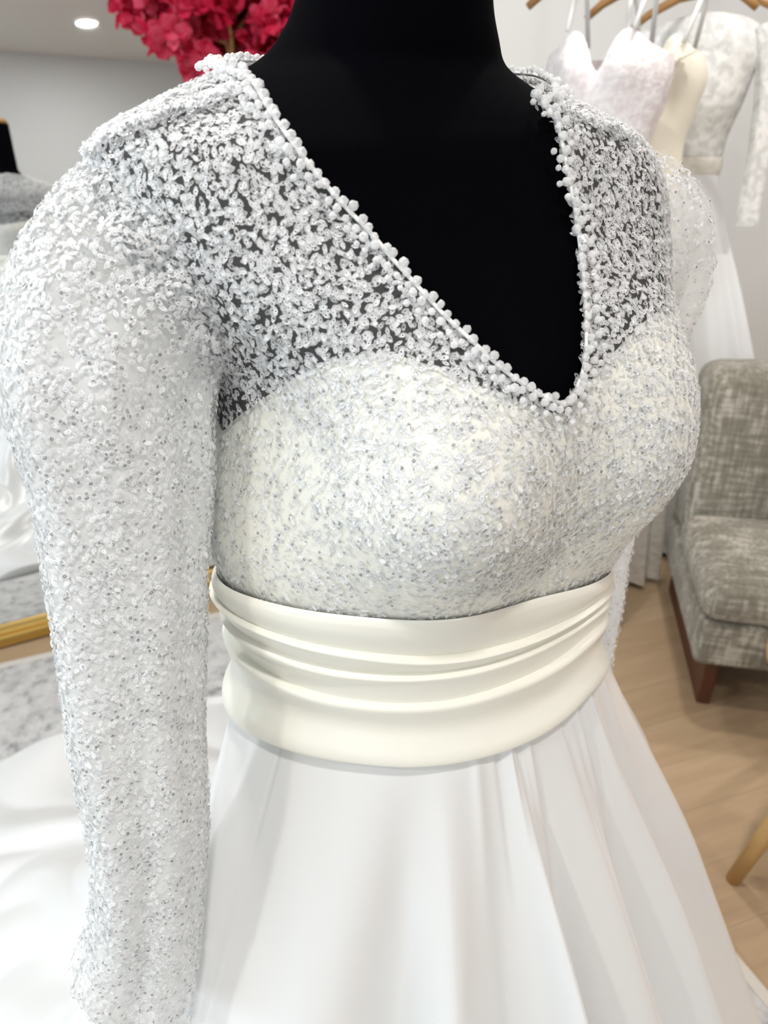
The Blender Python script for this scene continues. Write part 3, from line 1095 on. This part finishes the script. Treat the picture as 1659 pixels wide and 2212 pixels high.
bmesh_v = [bead_mesh(0), bead_mesh(1)]
seg = np.linalg.norm(np.diff(Pc, axis=0), axis=1); cum = np.r_[0, np.cumsum(seg)]
Tn = np.gradient(Pc, axis=0); Tn /= np.linalg.norm(Tn, axis=1)[:, None]
bc = []
rb = np.random.default_rng(5)
for rowk, (acr, lift, step, rad) in enumerate([(-.0004, .0018, .0056, .0026), (.0050, .0028, .0064, .0023), (.0095, .0024, .0076, .0019)]):
    s_ = 0.0
    while s_ < cum[-1] - step / 2:
        q = np.array([np.interp(s_, cum, Pc[:, i]) for i in range(3)])
        n_ = np.array([np.interp(s_, cum, Nc[:, i]) for i in range(3)]); n_ /= np.linalg.norm(n_)
        t_ = np.array([np.interp(s_, cum, Tn[:, i]) for i in range(3)]); t_ /= np.linalg.norm(t_)
        b_ = np.cross(t_, n_)
        # across = away from the opening, towards the fabric
        if b_[2] > 0: b_ = -b_
        pb = q + b_ * (acr + rb.normal(0, .0009)) + n_ * (lift + rb.normal(0, .0006)) + t_ * rb.normal(0, .0006)
        bc.append((pb, rad * rb.uniform(.82, 1.15), 0 if rb.random() < .6 else 1))
        s_ += step * rb.uniform(.85, 1.2)
bd = np.array([np.linalg.norm(b[0] - CO) for b in bc])
# visible first: beads on the side turned to the front
near = np.argsort(bd)
keep = set(near[:295].tolist())
restV, restF, nvv = [], [], 0
for i, (pb, rad, kd) in enumerate(bc):
    eul = Matrix.Rotation(rb.uniform(0, 6.28), 4, 'Z') @ Matrix.Rotation(rb.uniform(0, 3.14), 4, 'X')
    mtx = Matrix.Translation(Vector(pb - GO)) @ eul @ Matrix.Scale(rad, 4)
    if i in keep:
        o = D.objects.new('bead', bmesh_v[kd]); COL.objects.link(o); o.parent = trim
        o.matrix_local = mtx
    else:
        for vtx in bmesh_v[kd].vertices: restV.append(tuple(mtx @ vtx.co))
        for pol in bmesh_v[kd].polygons: restF.append(tuple(x + nvv for x in pol.vertices))
        nvv += len(bmesh_v[kd].vertices)
if restV:
    o = link('bead_mass', mesh_np('bead_mass', np.array(restV), restF, False), M['bead'], trim)
    o['kind'] = 'stuff'

# ------------------------------------------------------------------ rug
rug_u0, rug_u1, rug_v0, rug_v1 = -1.6, .945, -1.0, 1.985
RPSI = math.radians(23.5)
rc_u, rc_v = (rug_u0 + rug_u1) / 2, (rug_v0 + rug_v1) / 2
rug = empty('rug', (rc_u * math.cos(RPSI) - rc_v * math.sin(RPSI), rc_u * math.sin(RPSI) + rc_v * math.cos(RPSI), 0), RPSI)
tag(rug, 'pale grey distressed rug under the gown and its train', 'rug')
bm = bmesh.new(); add_box(bm, 0, 0, .006, rug_u1 - rug_u0 - .05, rug_v1 - rug_v0 - .05, .011, .003, 2)
bm_obj('pile', bm, M['rug'], rug)
bm = bmesh.new()
hw, hh = (rug_u1 - rug_u0) / 2, (rug_v1 - rug_v0) / 2
for sx in (-1, 1): add_box(bm, sx * (hw - .0125), 0, .0058, .025, hh * 2, .0112, .003, 2)
for sy in (-1, 1): add_box(bm, 0, sy * (hh - .0125), .0058, hw * 2 - .05, .025, .0112, .003, 2)
bm_obj('binding', bm, M['rugedge'], rug)

# ------------------------------------------------------------------ leaning mirror
MPSI = math.radians(28.5)
LEAN = math.radians(4.2)
mir = empty('leaning_mirror', (-.86, 1.932, 0.0), MPSI)
tag(mir, 'large gold framed mirror leaning back against the wall beside the rug', 'mirror')
mir.rotation_euler = (-LEAN, 0, MPSI)
MW, MH, FW, FD = 1.9, 2.05, .062, .045
MX0, MX1 = -1.10, .93          # left and right end along the mirror
for nm, x0, x1, z0, z1 in (('frame_rail', MX0, MX1, 0.004, FW), ('frame_rail', MX0, MX1, MH - FW, MH), ('frame_stile', MX0, MX0 + FW, FW, MH - FW), ('frame_stile', MX1 - FW, MX1, FW, MH - FW)):
    bm = bmesh.new()
    add_box(bm, (x0 + x1) / 2, 0, (z0 + z1) / 2, x1 - x0, FD, z1 - z0, .008, 2)
    # raised bead along the outer face
    if nm == 'frame_rail': add_box(bm, (x0 + x1) / 2, -FD / 2 - .004, (z0 + z1) / 2 + .004, x1 - x0, .014, .022, .006, 2)
    else: add_box(bm, (x0 + x1) / 2, -FD / 2 - .004, (z0 + z1) / 2, .022, .014, z1 - z0, .006, 2)
    bm_obj(nm, bm, M['gold'], mir)
bm = bmesh.new(); add_box(bm, (MX0 + MX1) / 2, .004, MH / 2, MX1 - MX0 - 2 * FW + .01, .006, MH - 2 * FW + .01)
bm_obj('glass', bm, M['mirror'], mir)
bm = bmesh.new(); add_box(bm, (MX0 + MX1) / 2, .015, MH / 2, MX1 - MX0 - .06, .012, MH - .06)
bm_obj('backing_board', bm, M['backboard'], mir)

# ------------------------------------------------------------------ blossom tree
TP = np.array([1.405, .66])
tree = empty('blossom_tree', (*TP, 0))
tag(tree, 'tall artificial deep pink blossom tree with pale trunk seen in the leaning mirror', 'flowers')
TE = np.array([.548, .836, 0]); TD = np.array([.836, -.548, 0])
lathe_obj('pot', [(.001, .0), (.10, .0), (.125, .22), (.135, .225), (.135, .25), (.118, .25), (.112, .22), (.001, .215)], M['skirting'], tree, 32, (0, 0, .001))
tube_obj('trunk', [(0, 0, .22), (.01, .0, .6), (-.01, .01, 1.0), (-.01, 0, 1.5), (.01, .01, 1.85), (0, 0, 2.0), (-.012, -.02, 2.15), (-.03, -.03, 2.35)], [.04, .037, .035, .033, .031, .029, .024, .012], M['trunk'], tree, 14)
rt2 = np.random.default_rng(12)
for i in range(9):
    a = i * 2.4
    z0 = 1.98 + .03 * i
    ln = .28 + .2 * rt2.random()
    e = TE * math.cos(a) * ln + TD * math.sin(a) * ln * .6 + np.array([0, 0, z0 + .10 + .08 * rt2.random()])
    s0 = np.array([0, 0, z0])
    tube_obj('branch', [s0, s0 * .5 + e * .5 + np.array([0, 0, .03]), e], [.016, .011, .006], M['trunk'], tree, 7)


def blossom_mesh(seed):
    r3 = np.random.default_rng(seed)
    V, F = [], []
    npet = 15
    for q in range(npet):
        z = 1 - 2 * (q + .5) / npet; ph = q * 2.4 + r3.normal(0, .2)
        d = np.array([math.sqrt(1 - z * z) * math.cos(ph), math.sqrt(1 - z * z) * math.sin(ph), z])
        d += r3.normal(0, .18, 3); d /= np.linalg.norm(d)
        t = np.cross(d, r3.normal(0, 1, 3)); t /= np.linalg.norm(t)
        b = np.cross(d, t)
        L = .034 * r3.uniform(.8, 1.25); W = .022 * r3.uniform(.8, 1.2)
        base = len(V)
        for (l, w, c) in [(0.1, 0, 0), (.45, -.7, .1), (.45, .7, .1), (.55, 0, -.12), (.85, -.95, .28), (.85, .95, .3), (.95, 0, .05), (1.15, -.45, .5), (1.1, .5, .42), (1.22, 0, .3)]:
            p_ = d * (l * L) + t * (w * W) + b * (c * W + .35 * L * (l - .3)) + r3.normal(0, .0016, 3)
            V.append(p_)
        for f in [(0, 3, 1), (0, 2, 3), (1, 3, 6, 4), (3, 2, 5, 6), (4, 6, 9, 7), (6, 5, 8, 9)]:
            F.append(tuple(base + x for x in f))
    return mesh_np('blossom', np.array(V), F)


bls = [blossom_mesh(s) for s in range(5)]
for b_ in bls: b_.materials.append(M['petal'])
cnt = 0
cl = []
lim = [(-.80, 2.26), (-.70, 2.20), (-.60, 2.13), (-.54, 2.13), (-.46, 2.18), (-.41, 2.08), (-.34, 2.03), (-.25, 1.98), (-.16, 2.00), (-.09, 1.92), (-.04, 1.84), (.02, 1.80), (.50, 1.77)]
while len(cl) < 290:
    x = rt2.uniform(-.56, .62); y = rt2.uniform(-.38, .38); z = rt2.uniform(1.78, 2.56)
    if z < np.interp(x, [q[0] for q in lim], [q[1] for q in lim]) + .05: continue
    if -.10 < x < .10 and y < .06 and z < 2.17: continue          # the trunk shows here
    if (x / .78) ** 2 + (y / .42) ** 2 + ((z - 2.2) / .46) ** 2 > 1: continue
    cl.append(TE * x + TD * y + np.array([0, 0, z]))
for p_ in cl:
    o = D.objects.new('blossom', bls[cnt % 5]); COL.objects.link(o); o.parent = tree
    o.location = Vector(p_); o.rotation_euler = rt2.uniform(0, 6.28, 3)
    s_ = rt2.uniform(1.5, 2.3); o.scale = (s_, s_, s_)
    cnt += 1

# ------------------------------------------------------------------ armless chair
ch_ang = math.atan2(-.2, .98)
chair = empty('armless_chair', (.788, 1.483, 0), ch_ang)
tag(chair, 'taupe woven armless lounge chair on dark brown wooden legs beside the hanging gowns', 'chair')
CW, CDp = .78, .62


def soft_box(name, x0, x1, y0, y1, z0, z1, bev, m, parent, bulge=0.0):
    bm = bmesh.new()
    add_box(bm, 0, 0, 0, x1 - x0, y1 - y0, z1 - z0, bev, 4)
    sx, sy, sz = (x1 - x0) / 2, (y1 - y0) / 2, (z1 - z0) / 2
    if bulge:
        bmesh.ops.subdivide_edges(bm, edges=[e for e in bm.edges if e.calc_length() > .08], cuts=6, use_grid_fill=True)
        for v_ in bm.verts:
            ux, uy, uz = v_.co.x / sx, v_.co.y / sy, v_.co.z / sz
            v_.co.z += bulge * (1 - ux * ux) * (1 - uy * uy) * (1 if uz > 0 else -.2) * abs(uz)
            v_.co.y += bulge * (1 - ux * ux) * (1 - uz * uz) * uy * .6
    o = bm_obj(name, bm, m, parent, ((x0 + x1) / 2, (y0 + y1) / 2, (z0 + z1) / 2), True)
    return o


soft_box('seat_base', 0, CW, 0, CDp, .17, .305, .018, M['weave'], chair)
soft_box('seat_cushion', -.012, CW + .012, -.02, .40, .307, .415, .045, M['weave'], chair, .012)
bk = soft_box('backrest', 0, CW, .38, .60, .30, .80, .05, M['weave'], chair, .02)
bk.rotation_euler = (-.10, 0, 0); bk.location.y += .03
for x in (.045, CW - .085):
    bm = bmesh.new()
    # side runner: board with a front post
    add_box(bm, x + .02, .335, .085, .035, .56, .168, .004, 1)
    bm_obj('side_runner', bm, M['brown'], chair)

# ------------------------------------------------------------------ wooden stool at the right edge
stool = empty('wooden_stool', (.95, 1.09, 0), 0)
tag(stool, 'light beech stool with slim round leg standing on the oak floor', 'stool')
for i in range(3):
    a = math.radians(205 + 120 * i)
    ft = np.array([math.cos(a) * .245, math.sin(a) * .245, .001]); tp = np.array([math.cos(a) * .19, math.sin(a) * .19, .455])
    if i == 0: ft = np.array([.727 - .95, 1.00 - 1.09, .001]); tp = np.array([-.165, -.14, .455])
    tube_obj('leg', [ft, ft * .66 + tp * .34, tp], [.0145, .0165, .0175], M['beech'], stool, 14)
lathe_obj('seat', [(.001, .452), (.19, .452), (.205, .46), (.205, .478), (.195, .487), (.001, .488)], M['beech'], stool, 40)

# ------------------------------------------------------------------ gowns on the rail
rail_dir = np.array([.63, .777]); RANG = math.atan2(.777, .63)
rail_p = np.array([.52, 2.00])
rail = empty('clothes_rail', (rail_p[0], rail_p[1], 0), RANG)
tag(rail, 'steel clothes rail hung from the ceiling above the three gowns', 'clothes rail')
RZ_ = 1.80
tube_obj('rod', [(-.12, 0, RZ_), (.2, 0, RZ_), (.74, 0, RZ_)], .0125, M['chrome'], rail, 14)
for x in (-.08, .70):
    tube_obj('hang_rod', [(x, 0, RZ_ + .011), (x, 0, 2.2), (x, 0, CEIL - .001)], .006, M['chrome'], rail, 10)


def rail_pt(s, dy=0.0):
    return rail_p + rail_dir * s


def hanger(s, ang, label):
    q = rail_pt(s)
    h = empty('wooden_hanger', (*q, RZ_), ang)
    tag(h, label, 'hanger', 'wooden hangers on the clothes rail')
    pts = [(-.21, 0, -.165), (-.17, 0, -.135), (-.09, 0, -.098), (0, 0, -.085), (.09, 0, -.098), (.17, 0, -.135), (.21, 0, -.165)]
    tube_obj('body', pts, [.009, .011, .013, .014, .013, .011, .009], M['hanger'], h, 10)
    hk = [(0, 0, -.08), (0, 0, -.045)]
    for k in range(9):
        a = -PI / 2 + k * PI * 1.15 / 8
        hk.append((.0165 * math.cos(a) * 1.0, 0, .0 + .0165 * math.sin(a)))
    hk[2:] = [(x, y, z) for x, y, z in hk[2:]]
    tube_obj('hook', hk, .002, M['chrome'], h, 7)
    return h


def gown_mesh(name, secs, m, parent, n=60, mm=72, folds=0.0, nf=11, ph=0.0, start=.3):
    """secs: (z, half width, half depth, x shift, front lift)"""
    K = catmull(np.array(secs, float), n)
    a = np.linspace(0, 2 * PI, mm, endpoint=False)
    P = np.zeros((n, mm, 3))
    for i in range(n):
        z, w, d, x0, y0 = K[i]
        s_ = i / (n - 1)
        f = 1 + folds * sstep(start, 1, s_) * (np.sin(nf * a + ph) + .5 * np.sin((nf * 2 + 1) * a + 1.3))
        P[i] = np.stack([x0 + np.cos(a) * w * f, y0 + np.sin(a) * d * f, np.full(mm, z)], 1)
    return P


def gown_part(name, secs, m, parent, **kw):
    return grid_obj(name, gown_mesh(name, secs, m, parent, **kw), m, parent, True, True)


def open_bodice(name, secs, m, parent, dip, peak, n=40, mm=96, bustz=None, bust=.03):
    """strapless bodice: the top edge follows a sweetheart."""
    P = gown_mesh(name, secs, m, parent, n=n, mm=mm)
    a = np.linspace(0, 2 * PI, mm, endpoint=False)
    front = np.clip(-np.sin(a), 0, 1)
    x = np.cos(a)
    cup = peak * np.exp(-((np.abs(x) - .45) / .28) ** 2) * front - dip * np.exp(-(x / .16) ** 2) * front - .02 * (1 - front)
    for i in range(n):
        s_ = i / (n - 1)
        P[i, :, 2] += cup * (1 - s_) ** 2
        if bustz is not None:
            g = np.exp(-((P[i, :, 2] - bustz) / .06) ** 2) * np.exp(-((np.abs(x) - .45) / .3) ** 2) * front
            P[i, :, 1] -= bust * g
    return grid_obj(name, P, m, parent, True, True)


face = -.56     # the gowns turn a little towards the shop floor
# gown 1: blush beaded, thin straps
q = rail_pt(.0)
h1 = hanger(.0, face, 'honey wood hanger inside the blush strappy gown')
g1 = empty('blush_gown', (*q, 0), face)
tag(g1, 'blush beaded gown with sweetheart bodice and thin white straps on the rail', 'dress', 'gowns on the clothes rail')
open_bodice('bodice', [(1.545, .145, .075, 0, 0), (1.50, .150, .085, 0, 0), (1.44, .142, .085, 0, 0), (1.36, .122, .078, 0, 0), (1.28, .115, .075, 0, 0), (1.22, .125, .08, 0, 0)], M['blush_lace'], g1, .055, .035, bustz=1.50)
gown_part('skirt', [(1.215, .127, .082, 0, 0), (1.1, .16, .10, 0, 0), (.8, .18, .105, 0, .0), (.4, .22, .115, 0, .0), (.02, .24, .12, 0, .0)], M['blush_lace'], g1, folds=.10, nf=9)
for sx in (-1, 1):
    tube_obj('strap', [(sx * .075, -.085, 1.575), (sx * .080, -.045, 1.64), (sx * .082, -.012, 1.698), (sx * .08, .03, 1.66), (sx * .075, .065, 1.55)], .006, M['seam'], g1, 8)

# gown 2: ivory satin with gathered bust
q2 = rail_pt(.31)
h2 = hanger(.31, face, 'honey wood hanger inside the cream gathered gown')
g2 = empty('cream_gown', (*q2, 0), face)
tag(g2, 'cream satin gown with gathered bust and lace skirt panel between the other two gowns', 'dress', 'gowns on the clothes rail')
open_bodice('bodice', [(1.56, .11, .06, 0, 0), (1.50, .125, .075, 0, 0), (1.42, .110, .07, 0, 0), (1.34, .095, .065, 0, 0), (1.26, .10, .065, 0, 0)], M['ivorysatin2'], g2, .05, .03, bustz=1.52, bust=.035)
for sx in (-1, 1):          # gathers fanning over each cup
    for k in range(7):
        t = k / 6
        x = sx * (.02 + .09 * t)
        tube_obj('gather', [(sx * .012, -.088, 1.455), (sx * (.02 + .05 * t), -.110 + .01 * t, 1.50 + .005 * k), (x * .9, -.098 + .012 * t, 1.545 + .008 * math.sin(PI * t))], [.003, .0055, .003], M['ivorysatin2'], g2, 7)
    tube_obj('strap', [(sx * .07, -.08, 1.565), (sx * .085, -.04, 1.65), (sx * .09, -.012, 1.695), (sx * .085, .03, 1.65), (sx * .07, .05, 1.56)], .006, M['seam'], g2, 8)
gown_part('skirt', [(1.262, .101, .066, 0, 0), (1.15, .12, .08, 0, 0), (.85, .16, .09, 0, .0), (.4, .20, .10, 0, .0), (.02, .23, .105, 0, .0)], M['ivory_lace'], g2, folds=.12, nf=10, ph=.6)

# gown 3: white lace, long sleeves, satin skirt front and tulle
q3 = rail_pt(.62)
h3 = hanger(.62, face, 'honey wood hanger inside the long sleeved lace gown')
g3 = empty('lace_gown', (*q3, 0), face)
tag(g3, 'white lace gown with long hanging sleeves and full white skirt nearest the chair back', 'dress', 'gowns on the clothes rail')
gown_part('bodice', [(1.66, .05, .035, 0, 0), (1.64, .12, .05, 0, 0), (1.60, .165, .065, 0, 0), (1.52, .150, .08, 0, -.005), (1.44, .135, .085, 0, -.008), (1.36, .112, .075, 0, 0), (1.29, .105, .07, 0, 0)], M['white_lace'], g3)
gown_part('waist_sash', [(1.302, .107, .073, 0, 0), (1.29, .111, .077, 0, 0), (1.265, .111, .077, 0, 0), (1.252, .108, .074, 0, 0)], M['ivory_lace'], g3, n=14)
gown_part('skirt', [(1.26, .105, .072, 0, 0), (1.15, .14, .10, .0, -.01), (.85, .23, .125, .03, 0), (.45, .34, .145, .05, .01), (.02, .42, .155, .06, .02)], M['tullewhite'], g3, n=80, mm=160, folds=.07, nf=13, ph=1.1, start=.1)
# satin front panel
pp = []
for i in range(30):
    s_ = i / 29
    z = 1.255 - s_ * 1.22
    y = -.098 - .045 * s_
    w = .055 + .06 * s_
    pp.append([(-.035 + .03 * s_ + w * (j / 10 - .5), y - .012 * math.sin(j * 1.25 + 1) * s_ - .004 + .02 * abs(j / 10 - .5), z) for j in range(11)])
grid_obj('front_panel', np.array(pp), M['ivorysatin2'], g3, False, False)
for sx in (-1, 1):
    gown_pts = [(sx * .150, -.0, 1.615, .03, .045), (sx * .180, -.01, 1.56, .036, .045), (sx * .196, -.015, 1.46, .033, .042), (sx * .204, -.02, 1.34, .030, .038), (sx * .210, -.025, 1.22, .029, .036), (sx * .214, -.03, 1.12, .030, .036)]
    Pz = tube_surface(gown_pts, 50, 36, fold_shape(40 + sx, 0))
    o = grid_obj('sleeve', Pz, M['white_lace'], g3, True, True)

# ------------------------------------------------------------------ recessed ceiling lights
spots = [(1.42, -1.68), (1.42, -.35), (-1.5, -.35), (1.15, 1.32), (-1.5, .98), (.0, .98), (.0, -.35), (2.6, .98)]
for i, (u, v_) in enumerate(spots):
    w = R(u, v_, CEIL)
    c = empty('ceiling_light', (w[0], w[1], CEIL - .004))
    tag(c, 'round recessed light seen glowing in the leaning mirror' if i == 0 else 'round recessed ceiling light out of sight above the room', 'light', None if i == 0 else 'recessed ceiling lights')
    lathe_obj('trim_ring', [(.066, .004), (.086, .004), (.086, -.002), (.080, -.006), (.068, -.004)], M['skirting'], c, 32)
    lathe_obj('lens', [(.001, .0035), (.067, .0035), (.067, .0), (.001, -.001)], M['lamp'], c, 32)
    l = D.lights.new('bulb', 'AREA'); l.shape = 'DISK'; l.size = .13; l.energy = 12.5; l.color = (1.0, .975, .93)
    lo = D.objects.new('bulb', l); COL.objects.link(lo); lo.parent = c; lo.location = (0, 0, -.012)
